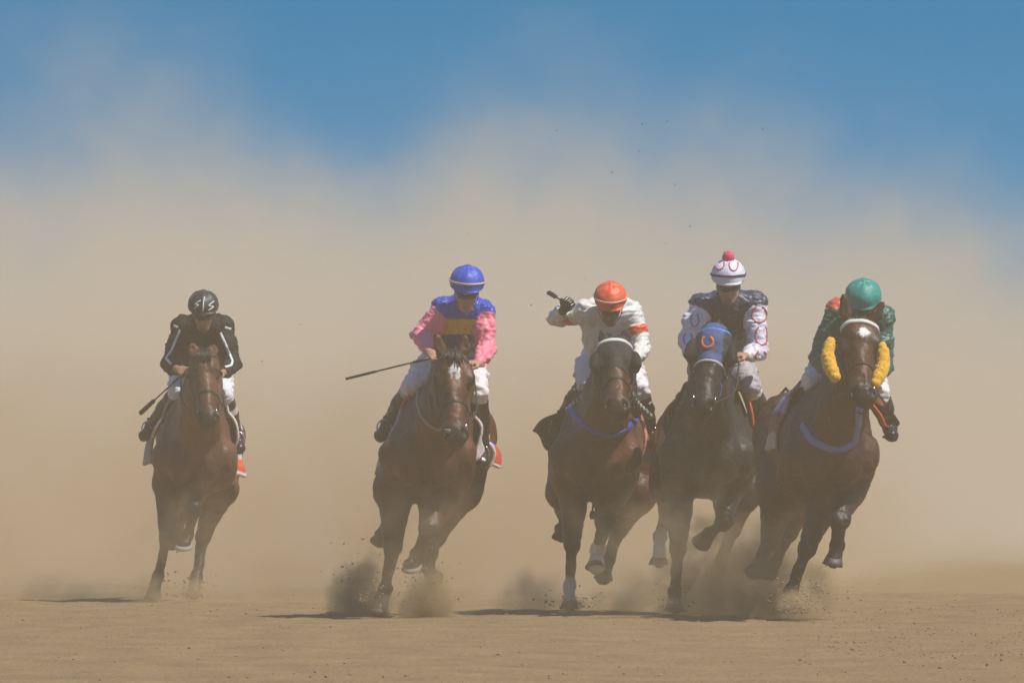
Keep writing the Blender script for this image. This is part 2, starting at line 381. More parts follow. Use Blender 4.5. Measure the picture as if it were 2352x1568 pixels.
    for s in(-1,1):
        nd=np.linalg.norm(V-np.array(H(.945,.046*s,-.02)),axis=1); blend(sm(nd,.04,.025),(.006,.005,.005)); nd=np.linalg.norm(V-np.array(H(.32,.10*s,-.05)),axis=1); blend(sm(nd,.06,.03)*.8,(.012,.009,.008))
    for kind,pts,*opt in cfg['legs']:
        a,b,c,h=[np.array(P(*p)) for p in pts]
        d1,t1=segd(V,a,b); blend(sm(d1,.12,.07)*sm(t1,.55,1.)*.9,pt)
        d2,t2=segd(V,b,c); blend(sm(d2,.09,.06)*.95,pt); d3,t3=segd(V,c,h); blend(sm(d3,.1,.07)*.95,pt)
        o=opt[0] if opt else {}
        if o.get('sock'):
            k0=o['sock']; w2=sm(d2,.075,.06)*sm(t2,k0,k0+.08); w3=sm(d3,.08,.065)
            blend(np.clip(np.maximum(w2,w3),0,1),(.82,.74,.62))
    for (a,b,r_,col) in cfg.get('marks',[]):
        h0=fg.H(a,b,0); q=np.stack([(V-np.array(h0))@np.array(rr),(V-np.array(h0))@np.array(u)],1)
        dd=np.sqrt((q[:,0]/r_[0])**2+(q[:,1]/r_[1])**2)+.18*wob(V,.04,9)
        fr=((V-np.array(h0))@np.array(n))>-.06
        near=np.linalg.norm(V-np.array(h0),axis=1)<.2
        blend(sm(dd,1.1,.85)*fr*near,col)
    body=add('body',V,Q,M_coat,root,C); fg.hb=bvh(V,Q)
    # hooves
    for h,ad,c,kind,o in hooves:
        G=Geo(); grounded=o.get('g',False)
        sn=Vector((0,0,-1)) if grounded else (ad*.75+Vector((0,.25,-.2))).normalized()
        if 'sn' in o: sn=Vector(o['sn']).normalized()
        toe=(Vector((0,-1,0))-sn*Vector((0,-1,0)).dot(sn))
        if toe.length<.3: toe=Vector((0,0,1))-sn*sn.z if 'sn' in o else ad.cross(Vector((1,0,0)))
        toe.normalize(); sd_=sn.cross(toe).normalized()
        tp=h-ad*.065; rings=[]
        for k,(t,rx,ry) in enumerate([(-.1,.040,.040),(.05,.050,.048),(.5,.060,.058),(1.,.069,.070),(1.0,.060,.061),(.93,.042,.043)]):
            ce=tp+(h-tp)*t+toe*.018*t
            xx=sd_; yy=toe
            rings.append([ce+xx*math.cos(2*math.pi*q/20)*rx+yy*(math.sin(2*math.pi*q/20)*ry) for q in range(20)])
        v=[p for r_ in rings for p in r_]; f=[]
        for k in range(5):
            for q in range(20): f.append((k*20+q,k*20+(q+1)%20,(k+1)*20+(q+1)%20,(k+1)*20+q))
        f.append(tuple(range(100,120))); f.append(tuple(range(19,-1,-1)))
        hc=o.get('hoof',(.07,.055,.045))
        G.put(v,f,hc); G.build('hoof',M_hoof,root,True)
    for s in(-1,1):
        if cfg.get('cups'): continue
        G=Geo(); c0=H(.315,.098*s,-.055); sp=[];ff=[]
        for i in range(7):
            for k in range(10):
                a=math.pi*i/6; b_=2*math.pi*k/10; sp.append(c0+Vector((math.sin(a)*math.cos(b_),math.sin(a)*math.sin(b_),math.cos(a)))*.019)
        for i in range(6):
            for k in range(10): ff.append((i*10+k,i*10+(k+1)%10,(i+1)*10+(k+1)%10,(i+1)*10+k))
        G.put(sp,ff); G.build('eye',M_eye,root)
    # mane, forelock, tail
    rnd=random.Random(cfg['x0']); G=Geo()
    for i in range(130):
        t=rnd.random(); a=top[0]*(1-t)+top[2]*t; a=a+Vector((0,0,(.085+.045*t)+.05*4*t*(1-t)*.6)); s=rnd.choice((-1,1))
        l=rnd.uniform(.08,.16); p1=a+Vector((s*rnd.uniform(.02,.06),.04,rnd.uniform(0,.03))); p2=p1+Vector((s*rnd.uniform(.01,.05),l*.7,-l*rnd.uniform(.1,.6)))
        G.tube([a-Vector((0,0,.03)),p1,p2],[.008,.008,.002],4)
    G.build('mane',M_hair,root)
    if cfg.get('forelock',True):
        G=Geo()
        for i in range(36):
            b_=rnd.uniform(-.035,.035); p=[H(-.02,b_,-.03),H(.06,b_*1.2,.012),H(rnd.uniform(.13,.24),b_*1.6+rnd.uniform(-.02,.02),.018)]; G.tube(p,[.006,.006,.002],4)
        G.build('forelock',M_hair,root)
    G=Geo(); t0=B(0,-1.02,1.42)
    S.g=None
    for i in range(120):
        r1=Vector((rnd.gauss(0,.035),rnd.gauss(0,.03),rnd.gauss(0,.035))); r2=Vector((rnd.gauss(0,.05),rnd.gauss(0,.05),rnd.gauss(0,.07)))
        G.tube([t0+r1*.5,t0+Vector((0,.14,.03))+r1,t0+Vector((0,.42,-.14))+r1*1.8,t0+Vector((0,.68,-.42))+r2],[.012,.012,.01,.003],4)
    G.build('tail',M_hair,root)
    # ---- tack
    tk=cfg['tack']; bl=cfg.get('strapcol',(.03,.02,.015))
    G=Geo(); br=None
    def loop(name,a,up,c,w,th,ax=None,a0=0,a1=360,cc=-.1,lift=0.,m=M_strap):
        G=Geo(); pp,nn,full=wrap(fg.hb,H(a,0,cc),ax or u,up,a0,a1,44,.35,lift); pp=smooth_pts(pp,2,full); ribbon(G,pp,nn,w,th,c,full); return G.build(name,m,bridle,True)
    cz=[H(.12,0,-.1)]
    bridle=thing_part('bridle',root)
    axb=(u*1.0+n*.18).normalized()
    loop('browband',.12,n,tk.get('brow',bl),tk.get('browW',.022),tk.get('browT',.006),axb,-105,105)
    loop('headpiece',.04,n,bl,.02,.004,(u+n*.05),95,265)
    nb=tk.get('nose'); 
    loop('noseband',tk.get('noseA',.62),n,nb or bl,tk.get('noseW',.02),tk.get('noseT',.006),u+n*.1)
    for s in(-1,1):
        pp=[];nn=[]
        for k in range(15):
            a=.10+.68*k/14; c0=H(a,0,-.10); dd=rr*s+n*(-.0); h=fg.hb.ray_cast(c0,dd,.3)
            if h[0] is not None: pp.append(h[0]);nn.append(dd)
        G=Geo(); ribbon(G,smooth_pts(pp,2),nn,.018,.004,tk.get('cheek',bl)); G.build('cheekpiece',M_strap,bridle,True)
        G=Geo(); c0=H(.84,.058*s,-.075); ring=[c0+u*math.cos(2*math.pi*k/16)*.034+n*math.sin(2*math.pi*k/16)*.034 for k in range(17)]; G.tube(ring,.0055,6,caps=False); G.build('bit_ring',M_metal,bridle)
    # girth & breast collar
    G=Geo(); pp,nn,full=wrap(fg.hb,B(0,.28,1.15),(0,1,0),(0,0,1),0,360,60,.7,.0); ribbon(G,smooth_pts(pp,3,True),nn,.09,.008,tk.get('girth',(.02,.02,.02)),True); G.build('girth',M_strap,root,True)
    if 'collar' in tk:
        G=Geo(); decal(fg,[fg.hb],tk['collar'],tk.get('collarW',.05),G,tk['collarC'],.008,6); G.build('breast_collar',M_strap,root,True)
    # saddle
    S2=SDF((-.4,-.6,1.3),(.4,.5,2.),.012)
    zt=1.62; c0=B(0,.1,1.57)
    S2.ell(c0,(.17,.26,.05),.03); S2.cone(B(0,.3,1.62),B(0,.2,1.61),.05,.06,.04); S2.ell(B(0,-.12,1.62),(.13,.07,.05),.04)
    for s in(-1,1): S2.cone(B(.15*s,.15,1.55),B(.25*s,.22,1.36),.035,.02,.03)
    v,q=S2.mesh(); add('saddle',v,q,M_leather,root)
    # saddle cloth: panels hanging each side, edge points in (px,py,d)
    for side in cfg['cloth']:
        edge=[P(*p) for p in side['front']]; back=side.get('back',.55); fl=side.get('flare',0.)
        rows=spline(edge,8); m=len(rows); cols_n=14; v=[];c=[]
        sg=1 if edge[-1].x>B(0,0,1).x else -1
        for i,p in enumerate(rows):
            t=i/(m-1)
            for k in range(cols_n):
                s_=k/(cols_n-1); y=s_*back
                q=p+Vector((sg*(fl*s_*t+.02*math.sin(s_*7+t*4)*t)-0*s_, y, .01*math.sin(s_*9)*t+side.get('rise',0)*s_*t))
                v.append(q)
                tt=side['cols']; cc=tt[-1][1]
                for lim,col in tt:
                    if t<=lim: cc=col; break
                if (s_<.08 or t>.95) and 'edge' in side: cc=side['edge']
                c.append(cc)
        for i_,q in enumerate(v):
            h=fg.hb.find_nearest(q,.3)
            if h[0] is not None and (q-h[0]).dot(h[1])<.012: v[i_]=h[0]+h[1]*.014
        nv=len(v); off=Vector((sg*.020,0,.004)); v2=[a+off for a in v]; f=[]
        for i in range(m-1):
            for k in range(cols_n-1):
                a=i*cols_n+k; f.append((a,a+1,a+cols_n+1,a+cols_n)); f.append((nv+a,nv+a+cols_n,nv+a+cols_n+1,nv+a+1))
        for i in range(m-1):
            for k in(0,cols_n-1):
                a=i*cols_n+k; f.append((a,a+cols_n,nv+a+cols_n,nv+a))
        for k in range(cols_n-1):
            for i in(0,m-1):
                a=i*cols_n+k; f.append((a,a+1,nv+a+1,nv+a))
        add('saddle_cloth',v+v2,f,M_pad,root,np.array(c+c))
    fg.B=B; fg.bridle=bridle
    return fg
def thing_part(name,parent):
    o=bpy.data.objects.new(name,None); o.empty_display_size=.05; sc.collection.objects.link(o); o.parent=parent; return o
def fist(S,W,C,g,r=1.,k=.006,open_=0.):
    """wrist W, palm centre C, grip axis g"""
    a=(C-W).normalized(); g=(Vector(g)-a*Vector(g).dot(a)).normalized(); n=a.cross(g).normalized()
    if n.z<0: n=-n      # back of the hand faces up/out, fingers curl under
    S.cone(W,C-a*.01,.024*r,.03*r,.02,(n,.75)); S.ell(C,(.04*r,.042*r,.017*r),.012,(g,a,n))
    ls=[.92,1.05,1.,.8]
    for i,o in enumerate((-.03,-.01,.01,.03)):
        l=ls[i]; b=C+g*o
        S.chain([b+a*.03+n*.006,b+a*(.058*l)+n*-.006,b+a*(.05*l)-n*.034,b+a*.018-n*.036],[.0105,.0098,.0092,.0085],k)
    S.chain([C-a*.02+g*.034-n*.006,C+a*.012+g*.05-n*.02,C+a*.038+g*.03-n*.04],[.013,.011,.0095],k)
    return C-n*.018,g,n
def rider(cfg,fg):
    P=fg.P; root=thing('person',fg.loc,cfg['label'],'person')
    fg.rroot=root
    hc=P(*cfg['head']); pit=R(cfg.get('pitch',25)); yaw=cfg.get('yaw',0)
    fh=Vector((math.sin(R(yaw)),-math.cos(pit),-math.sin(pit))).normalized(); rl=cfg.get('roll',0)
    rh=Vector((1,0,rl)); rh=(rh-fh*rh.dot(fh)).normalized(); uh=rh.cross(fh).normalized()
    if uh.z<0: uh=-uh
    def Hd(x,f,u_): return hc+rh*x+fh*f+uh*u_
    sl,sr=[P(*p) for p in cfg['sh']]; el,er=[P(*p) for p in cfg['el']]; wl,wr=[P(*p) for p in cfg['ha']]
    hipc=P(*cfg['hip']); hl=hipc+Vector((-.10,0,0)); hr=hipc+Vector((.10,0,0))
    kl,kr=[P(*p) for p in cfg['kn']]; al,ar=[P(*p) for p in cfg['an']]; tl,tr=[P(*p) for p in cfg['toe']]
    nb=(sl+sr)/2+Vector((0,-.02,.03)); waist=hipc*.68+(sl+sr)/2*.32; mid=hipc*.3+(sl+sr)/2*.7
    pts=[hc,sl,sr,el,er,wl,wr,hl,hr,kl,kr,al,ar,tl,tr]
    lo=[min(p[i] for p in pts)-.24 for i in range(3)]; hi=[max(p[i] for p in pts)+.24 for i in range(3)]
    S=SDF(lo,hi,.0068)
    # head and face
    S.ell(hc,(.078,.098,.088),.02,(rh,fh,uh)); S.ell(Hd(0,.022,-.09),(.066,.080,.09),.03,(rh,fh,uh)); S.ell(Hd(0,.055,-.165),(.043,.042,.03),.03,(rh,fh,uh))
    S.cone(Hd(0,.100,-.07),Hd(0,.122,-.108),.010,.0155,.012); S.ell(Hd(0,.092,-.138),(.026,.012,.008),.008,(rh,fh,uh)); S.ell(Hd(0,.092,-.151),(.022,.012,.008),.006,(rh,fh,uh))
    for s in(-1,1):
        S.ell(Hd(.03*s,.098,-.062),(.014,.010,.009),.008,(rh,fh,uh),sub=True); S.ell(Hd(.014*s,.112,-.108),(.008,.009,.008),.008,(rh,fh,uh))
        S.ell(Hd(.072*s,-.005,-.075),(.010,.018,.03),.006,(rh,fh,uh)); S.ell(Hd(.04*s,.075,-.10),(.02,.015,.014),.015,(rh,fh,uh))
    S.cone(Hd(0,.078,-.035),Hd(0,.078,-.035)+rh*.001,.03,.03,.03)
    S.cone(Hd(0,-.02,-.09),nb,.052,.062,.03)
    # trunk, arms, legs
    S.chain([mid,waist,hipc],[.115,.10,.12],.05,((1,0,0),1.2)); S.cone(sl,sr,.07,.07,.05); S.cone(nb,mid,.07,.1,.05)
    hands=[]
    for s,e,w,c_ in((sl,el,wl,cfg['grip'][0]),(sr,er,wr,cfg['grip'][1])):
        S.chain([s,s*.5+e*.5,e],[.052,.046,.037],.02); S.chain([e,e*.6+w*.4,w],[.04,.036,.024],.02)
        dr=Vector(c_[0]); C=w+dr.normalized()*.055; hands.append(fist(S,w,C,c_[1]))
    for h,kn,an,to in((hl,kl,al,tl),(hr,kr,ar,tr)):
        S.chain([h,h*.5+kn*.5,kn],[.09,.075,.054],.03); S.chain([kn,kn*.6+an*.4,an],[.052,.052,.034],.02)
        S.chain([an,to],[.036,.03],.02)
    V,Q=S.mesh(); V=lap(V,Q,1,.4)
    sk=np.array(cfg.get('skin',(.42,.22,.145))); C=np.tile(sk,(len(V),1))
    lip=np.linalg.norm(V-np.array(Hd(0,.1,-.144)),axis=1); C=np.where((lip<.02)[:,None],sk*np.array([.85,.6,.6]),C)
    if cfg.get('beard'):
        b_=np.linalg.norm(V-np.array(Hd(0,.06,-.165)),axis=1); C=C*(1-.5*sm(b_,.06,.03)[:,None])
    glv=cfg.get('glove')
    add('body',V,Q,M_skin,root,C); S.g=None; sb=bvh(V,Q)
    # jacket
    S=SDF(lo,hi,.0075); F_=cfg.get('fat',1.)
    S.chain([mid,waist*.6+mid*.4,waist],[.145*F_,.14*F_,.118*F_],.06,((1,0,0),1.18)); S.cone(sl,sr,.085,.085,.05); S.cone(nb,mid,.09,.13,.06); S.ell((sl+sr)/2*.75+hipc*.25+Vector((0,.02,.05)),(.2*F_,.17,.12),.06)
    for i,(s,e,w) in enumerate(((sl,el,wl),(sr,er,wr))):
        S.chain([s,s*.5+e*.5,e],[.078,.07,.058],.03); wc=w+(e-w).normalized()*.035; S.chain([e,e*.5+wc*.5,wc],[.059,.055,.036],.025)
    S.cone(Hd(0,-.01,-.12),Hd(0,0,-.1),.062,.06,.02)
    S.plane(Hd(0,0,-.125),tuple(uh*.8+fh*.6),.01) if False else None
    V,Q=S.mesh(); V=lap(V,Q,2,.5); Nn=vnorm(V,Q)
    V=V+Nn*(0.009*np.abs(wob(V,.15,cfg['seed']))+.006*np.abs(wob(V*np.array([1,1,2.0]),.09,cfg['seed']+1))-.006)[:,None]
    # carve collar so that the face stays free
    geo=dict(V=V,N=vnorm(V,Q),sl=sl,sr=sr,el=el,er=er,wl=wl,wr=wr,P=P,hc=hc,fg=fg,mid=mid)
    C=cfg['jacket'](geo)
    add('jacket',V,Q,M_matte if cfg.get('matte') else M_silk,root,C); jb=bvh(V,Q); S.g=None
    # breeches
    S=SDF(lo,hi,.009)
    S.chain([waist,hipc],[.125,.15],.05,((1,0,0),1.15))
    for h,kn,an in((hl,kl,al),(hr,kr,ar)):
        S.chain([h,h*.5+kn*.5,kn],[.125,.10,.07],.04); S.cone(kn,kn*.72+an*.28,.066,.056,.02)
    V,Q=S.mesh(); V=lap(V,Q,2,.5); Nn=vnorm(V,Q); V=V+Nn*(.007*wob(V*np.array([1,1,1.8]),.08,cfg['seed']+3))[:,None]
    C=np.tile(np.array(cfg.get('pants',(.72,.71,.78))),(len(V),1)); 
    add('breeches',V,Q,M_white,root,C); S.g=None
    # boots
    for i,(kn,an,to) in enumerate(((kl,al,tl),(kr,ar,tr))):
        l2=[min(p[j] for p in(kn,an,to))-.12 for j in range(3)]; h2=[max(p[j] for p in(kn,an,to))+.12 for j in range(3)]
        S=SDF(l2,h2,.007); kt=kn*.86+an*.14; up=(kn-an).normalized(); fd=(to-an).normalized()
        S.chain([kt,kn*.5+an*.5,an],[.066,.064,.045],.02); S.chain([an-up*.02,to],[.045,.040],.03); S.ell(to,(.044,.05,.036),.02); S.cone(an-fd*.03-up*.03,an-up*.04,.035,.03,.02)
        S.plane(kt,up,.006)
        v,q=S.mesh(); v=lap(v,q,1,.4); n_=vnorm(v,q); v=v+n_*(.002*wob(v,.05,7))[:,None]
        t=segd(v,kn,an)[1]; c=np.tile(np.array((.02,.018,.017)),(len(v),1)); tc_=cfg.get('top')
        if tc_ and tc_[i]: c=np.where(((t>tc_[i][0])&(t<tc_[i][1]))[:,None],np.array(tc_[i][2])[None],c)
        add('boot',v,q,M_boot,root,c)
    # helmet
    S=SDF([x-.2 for x in hc],[x+.2 for x in hc],.0055); ax=(rh,fh,uh); hr_=cfg.get('hr',.117)
    S.ell(hc,(hr_,.138,hr_*.93),.01,ax)
    S.plane(Hd(0,0,-.034),tuple(-uh),.012)
    S.ell(Hd(0,.098,-.022),(.088,.052,.012),.012,ax)
    S.cone(Hd(0,0,hr_*.93-.004),Hd(0,0,hr_*.93+.004),.010,.007,.008)
    v,q=S.mesh(); v=lap(v,q,1,.4); n_=vnorm(v,q); geoh=dict(V=v,N=n_,Hd=Hd,rh=rh,fh=fh,uh=uh,hc=hc)
    rel=v-np.array(hc); an_=np.arctan2(rel@np.array(rh),rel@np.array(fh)); v=v+n_*(.0025*np.cos(an_*6)*sm(rel@np.array(uh),-.02,.03)+.001*wob(v,.05,4))[:,None]
    hel=add('helmet',v,q,M_cap,root,cfg['cap'](geoh)); hbv=bvh(v,q); fg.hbv=hbv; fg.Hd=Hd
    G=Geo(); pp,nn,_=wrap(hbv,Hd(0,0,.008),uh-fh*.22,fh,0,360,48,.25); 
    if cfg.get('band'): ribbon(G,smooth_pts(pp,1,True),nn,.015,.004,cfg['band'],True,.003); G.build('helmet_band',M_strap,hel,True)
    if cfg.get('pom'):
        S=SDF([x-.3 for x in hc],[x+.3 for x in hc],.008); pc=P(*cfg['pom']); S.ell(pc,(.042,.042,.042),.01); v,q=S.mesh(); n_=vnorm(v,q); v=v+n_*(.003*wob(v,.012,3))[:,None]
        add('pompom',v,q,M_fleece,hel,np.tile(np.array((.75,.06,.16)),(len(v),1)))
    # goggles and chin strap
    S=SDF([x-.2 for x in hc],[x+.2 for x in hc],.005); S.ell(Hd(0,.036,-.068),(.074,.086,.034),.01,ax); S.ell(Hd(0,.034,-.05),(.03,.04,.09),.01,ax,sub=True) if False else None
    S.plane(Hd(0,.045,-.05),tuple(-fh),.004)
    v,q=S.mesh(); add('goggles',v,q,M_lens,root)
    G=Geo(); ribbon(G,[Hd(.078*math.cos(t)*1.0,.03,-.055-.142*math.sin(t)) for t in [math.pi*k/20 for k in range(21)]],[rh*math.cos(t)-uh*math.sin(t) for t in [math.pi*k/20 for k in range(21)]],.014,.003,(.02,.02,.02)); G.build('chin_strap',M_strap,root,True)
    if cfg.get('vest'): cfg['vest'](fg,jb,root)
    for dc in cfg.get('decals',[]):
        G=Geo(); bv=[jb] if dc[0]=='j' else [hbv]
        for seg in dc[2]:
            G=Geo(); decal(fg,bv,seg,dc[1],G,dc[3],.003,2)
            if G.v: G.build(dc[4],M_strap,root if dc[0]=='j' else hel,True)
    if glv:
        i,colr=glv; W=(wl,wr)[i]; c_=cfg['grip'][i]; dr=Vector(c_[0]).normalized()
        S=SDF([x-.15 for x in W],[x+.15 for x in W],.004); S.g[:]=.5
        # the glove follows the same hand, a little thicker
        a=dr; C_=W+dr*.055; S.cone(W-a*.01,C_-a*.01,.032,.036,.02); 
        fistG(S,W,C_,c_[1]); v,q=S.mesh(); add('glove',v,q,M_boot,root,np.tile(np.array(colr),(len(v),1)))
    # reins from bit rings to hands, belong to the bridle
    for s,(hc_,g,n_) in zip((-1,1),hands):
        if cfg.get('norein')==s: hc_=hands[1 if s<0 else 0][0]
        a=fg.H(.84,.06*s,-.08); m=(a+hc_)/2+Vector((.05*s,0,-.07)); G=Geo(); G.tube(spline([a,m,hc_],10),.0065,5,(.03,.022,.018)); G.build('rein',M_strap,fg.bridle,True)
    # stirrups
    for kn,an,to in((kl,al,tl),(kr,ar,tr)):
        c0=an*.45+to*.55+Vector((0,0,-.03)); G=Geo(); loopp=[c0+Vector((math.cos(t)*.048,0,.045+math.sin(t)*.058)) for t in [2*math.pi*k/18 for k in range(19)]]; G.tube(loopp,.006,6,caps=False); G.tube([c0+Vector((-.05,0,-.015)),c0+Vector((.05,0,-.015))],.010,6)
        st=G.build('stirrup',M_metal,fg.hroot)
        sgn=1 if an.x>hipc.x else -1; G=Geo(); tp=fg.B(.22*sgn,.12,1.5); ribbon(G,[tp,(tp+c0)/2+Vector((sgn*.02,0,0)),c0+Vector((0,0,.12))],[Vector((sgn,-.3,0))]*3,.022,.005,(.04,.025,.018)); G.build('stirrup_leather',M_strap,fg.hroot,True)
    fg.hands=hands; fg.jb=jb
    # whip
    if 'whip' in cfg:
        wd_=cfg['whip']; a,b=[P(*p) for p in wd_['pts']]; 
        o=thing('whip',(fg.loc[0]+a.x,fg.loc[1]+a.y,fg.loc[2]+a.z),wd_['label'],'whip'); G=Geo(); L=(b-a)
        G.tube([a-a,L*.18,L*.2],[.011,.010,.007],8,(.02,.02,.02)); o1=G.build('grip',M_leather,o)
        G=Geo(); G.tube([L*.2,L*.62],[.0065,.0055],8); G.build('shaft',M_leather,o)
        G=Geo(); G.tube([L*.62,L*.66,L*.97,L],[.006,wd_.get('fw',.016),wd_.get('fw',.018),wd_.get('fw',.015)],8,flat=((0,-1,.2),.5)); G.build('flap',M_leather,o)
    return root
def fistG(S,W,C,g):
    a=(C-W).normalized(); g=(Vector(g)-a*Vector(g).dot(a)).normalized(); n=a.cross(g).normalized()
    if n.z<0: n=-n
    S.ell(C,(.044,.046,.021),.012,(g,a,n))
    for i,o in enumerate((-.03,-.01,.01,.03)):
        l=[.92,1.05,1.,.8][i]; b=C+g*o
        S.chain([b+a*.03+n*.006,b+a*(.058*l)+n*-.006,b+a*(.05*l)-n*.034,b+a*.018-n*.036],[.013,.0125,.012,.011],.004)
    S.chain([C-a*.02+g*.034-n*.006,C+a*.012+g*.05-n*.02,C+a*.038+g*.03-n*.04],[.016,.014,.0125],.005)
W_=(.72,.71,.76)
def sleeve(g):
    V=g['V']; da=np.minimum(segd(V,g['sl']*.97+g['el']*.03,g['el'])[0],segd(V,g['el'],g['wl'])[0])-.07
    db=np.minimum(segd(V,g['sr']*.97+g['er']*.03,g['er'])[0],segd(V,g['er'],g['wr'])[0])-.07
    dt=np.minimum(segd(V,g['mid'],(g['sl']+g['sr'])/2)[0]-.13,segd(V,g['sl'],g['sr'])[0]-.075)
    return da,db,dt
def pxy(g):
    V=g['V']; fg=g['fg']; q=fg.D+V[:,1]; return CX+(V[:,0]+fg.X0)*F/q, HZ-(V[:,2]-CAMZ)*F/q
def flat(V,c): return np.tile(np.array(c,float),(len(V),1))
def jk1(g): return flat(g['V'],(.020,.020,.022))
def jk2(g):
    V=g['V']; C=flat(V,(.02,.03,.16)); x,y=pxy(g); C[y<733]=(.025,.06,.50); C[(y>=733)&(y<768)]=(.72,.42,.02)
    a,b,t=sleeve(g); C[np.minimum(a,b)<t]=(.97,.24,.34); return C
def jk3(g):
    V=g['V']; C=flat(V,(.74,.72,.68)); 
    for s,e in(('sl','el'),('sr','er')):
        d,t=segd(V,g[s],g[e]); C[(d<.10)&(t>.42)&(t<.66)]=(.75,.09,.03)
    return C
def jk4(g):
    V=g['V']; C=flat(V,(.025,.035,.085)); a,b,t=sleeve(g); C[np.minimum(a,b)<t]=(.74,.70,.82); return C
def jk5(g):
    V=g['V']; C=flat(V,(.006,.095,.078)); z=V[:,2]; s=np.linalg.norm(V-np.array(g['sl']),axis=1); C[(s<.10)&(z>g['sl'].z+.01)]=(.62,.10,.06); return C
def capf(c,c2=None):
    def f(g):
        C=flat(g['V'],c); return C
    return f
def oval(cx,cy,rx,ry,a0=-60,a1=240,n=18): return [[(cx+rx*math.cos(R(a0+(a1-a0)*k/n+0)),cy+ry*math.sin(R(a0+(a1-a0)*k/n))) for k in range(n+1)]]
H=[]; J=[]
RED=(.60,.06,.03); ORG=(.75,.12,.04); PAD=(.62,.54,.56)
H.append(dict(D=86,x0=455,cF=447,cR=463,label='brown bay racehorse on the far left carrying the rider in black',coat=(.115,.045,.021),
 poll=(467,800,1.33),muz=(477,962,1.60),hs=1.20,ears=[(441,788,1.12),(491,790,1.12)],wd=.97,
 legs=[('FL',[(388,1112,.5),(383,1238,.62),(362,1322,.56),(350,1374,.62)],dict(g=1)),
       ('FR',[(443,1118,.5),(446,1170,.82),(432,1228,.70),(421,1256,.80)],dict(sn=(0,.35,-.9),hoof=(.30,.26,.22))),
       ('HR',[(503,1120,-.35),(467,1232,-.75),(450,1328,-.62),(444,1368,-.52)],dict(g=1)),
       ('HL',[(405,1125,-.35),(403,1222,-.75),(396,1250,-1.0),(404,1240,-1.12)],dict(sn=(.3,1,.2),hoof=(.4,.35,.28)))],
 tack=dict(brow=(.04,.03,.025)),
 cloth=[dict(front=[(500,925,.42),(533,965,.42),(540,1005,.40),(532,1045,.36),(543,1094,.28)],back=.5,flare=.06,edge=(.7,.62,.62),cols=[(.8,PAD),(.9,ORG),(1,RED)]),
        dict(front=[(408,915,.42),(372,968,.42),(352,1010,.40),(345,1066,.34)],back=.5,flare=.05,cols=[(1,(.40,.30,.32))])]))
J.append(dict(label='jockey in black silks and a black helmet with white lightning flashes',seed=1,head=(467,700,.78),pitch=22,sh=[(421,750,.5),(512,750,.5)],el=[(390,838,.56),(533,836,.58)],
 ha=[(405,846,.80),(512,856,.82)],grip=[((.5,-.8,-.2),(.8,.2,.6)),((-.6,-.8,.0),(.9,-.2,-.2))],hip=(462,850,.02),kn=[(408,900,.40),(514,905,.40)],an=[(350,975,.14),(542,992,.10)],toe=[(332,1001,.24),(550,1030,.20)],
 jacket=jk1,matte=1,cap=capf((.018,.018,.020)),band=None,skin=(.36,.19,.12),pants=(.72,.71,.78),top=[None,(.32,.46,(.6,.52,.45))],fat=1.02,beard=1,
 decals=[('h',.010,[[(469,682),(467,698),(466,714)]],(.75,.75,.75),'helmet_stripe'),
         ('h',.009,[[(461,690),(447,699),(457,700),(446,709)],[(491,692),(478,702),(491,704),(478,713)]],(.75,.75,.75),'lightning_flash'),
         ('j',.020,[[(414,758),(404,780),(393,806),(381,822),(394,836)],[(506,764),(521,797),(534,829),(531,839),(517,843)],[(399,748),(409,752)],[(516,752),(530,756)]],(.75,.75,.77),'piping')],
 whip=dict(label='dark riding whip pointing down from the hand of the jockey in black silks',pts=[(415,863,.92),(321,950,.70)])))
H.append(dict(D=77,x0=1000,cF=984,cR=1025,lean=.17,label='bay racehorse with a small white star carrying the rider in pink sleeves',coat=(.098,.034,.015),
 poll=(1041,800,1.32),muz=(1047,1000,1.62),hs=1.27,roll=-.06,ears=[(1003,762,1.28),(1068,764,1.28)],wd=1.0,
 legs=[('FL',[(908,1130,.5),(903,1258,.62),(884,1350,.56),(868,1408,.64)],dict(g=1,r=1.12)),
       ('FR',[(1008,1145,.5),(986,1215,.76),(960,1272,.62),(945,1302,.72)],dict(r=1.22,sn=(.1,.5,-.85),hoof=(.33,.28,.25))),
       ('HR',[(1052,1120,-.35),(1003,1232,-.72),(982,1302,-.60),(1000,1332,-.5)],dict(r=1.15,sn=(.5,-.5,-.7))),
       ('HL',[(905,1120,-.3),(897,1190,-.62),(877,1228,-.32),(872,1246,-.22)],dict())],
 marks=[(.26,.005,(.034,.06),(.72,.68,.62)),(.45,.0,(.014,.13),(.22,.12,.08))],
 tack=dict(brow=(.07,.05,.04),collar=[(961,895),(959,925),(968,955),(985,975),(1008,987),(1035,990)],collarC=(.26,.21,.18),collarW=.028),
 cloth=[dict(front=[(962,920,.42),(925,958,.42),(898,1010,.42),(886,1056,.40),(880,1088,.34)],back=.55,flare=.04,cols=[(.16,(.55,.10,.07)),(.85,(.46,.38,.42)),(1,(.45,.12,.10))]),
        dict(front=[(1075,945,.42),(1098,975,.42),(1097,1010,.42),(1086,1058,.42)],back=.5,flare=.09,edge=(.7,.55,.52),cols=[(1,PAD)]),
        dict(front=[(1106,1010,.05),(1122,1022,.04),(1131,1045,.03),(1128,1072,.02)],back=.4,flare=.05,edge=(.75,.7,.68),cols=[(.4,(.1,.2,.6)),(1,RED)])]))
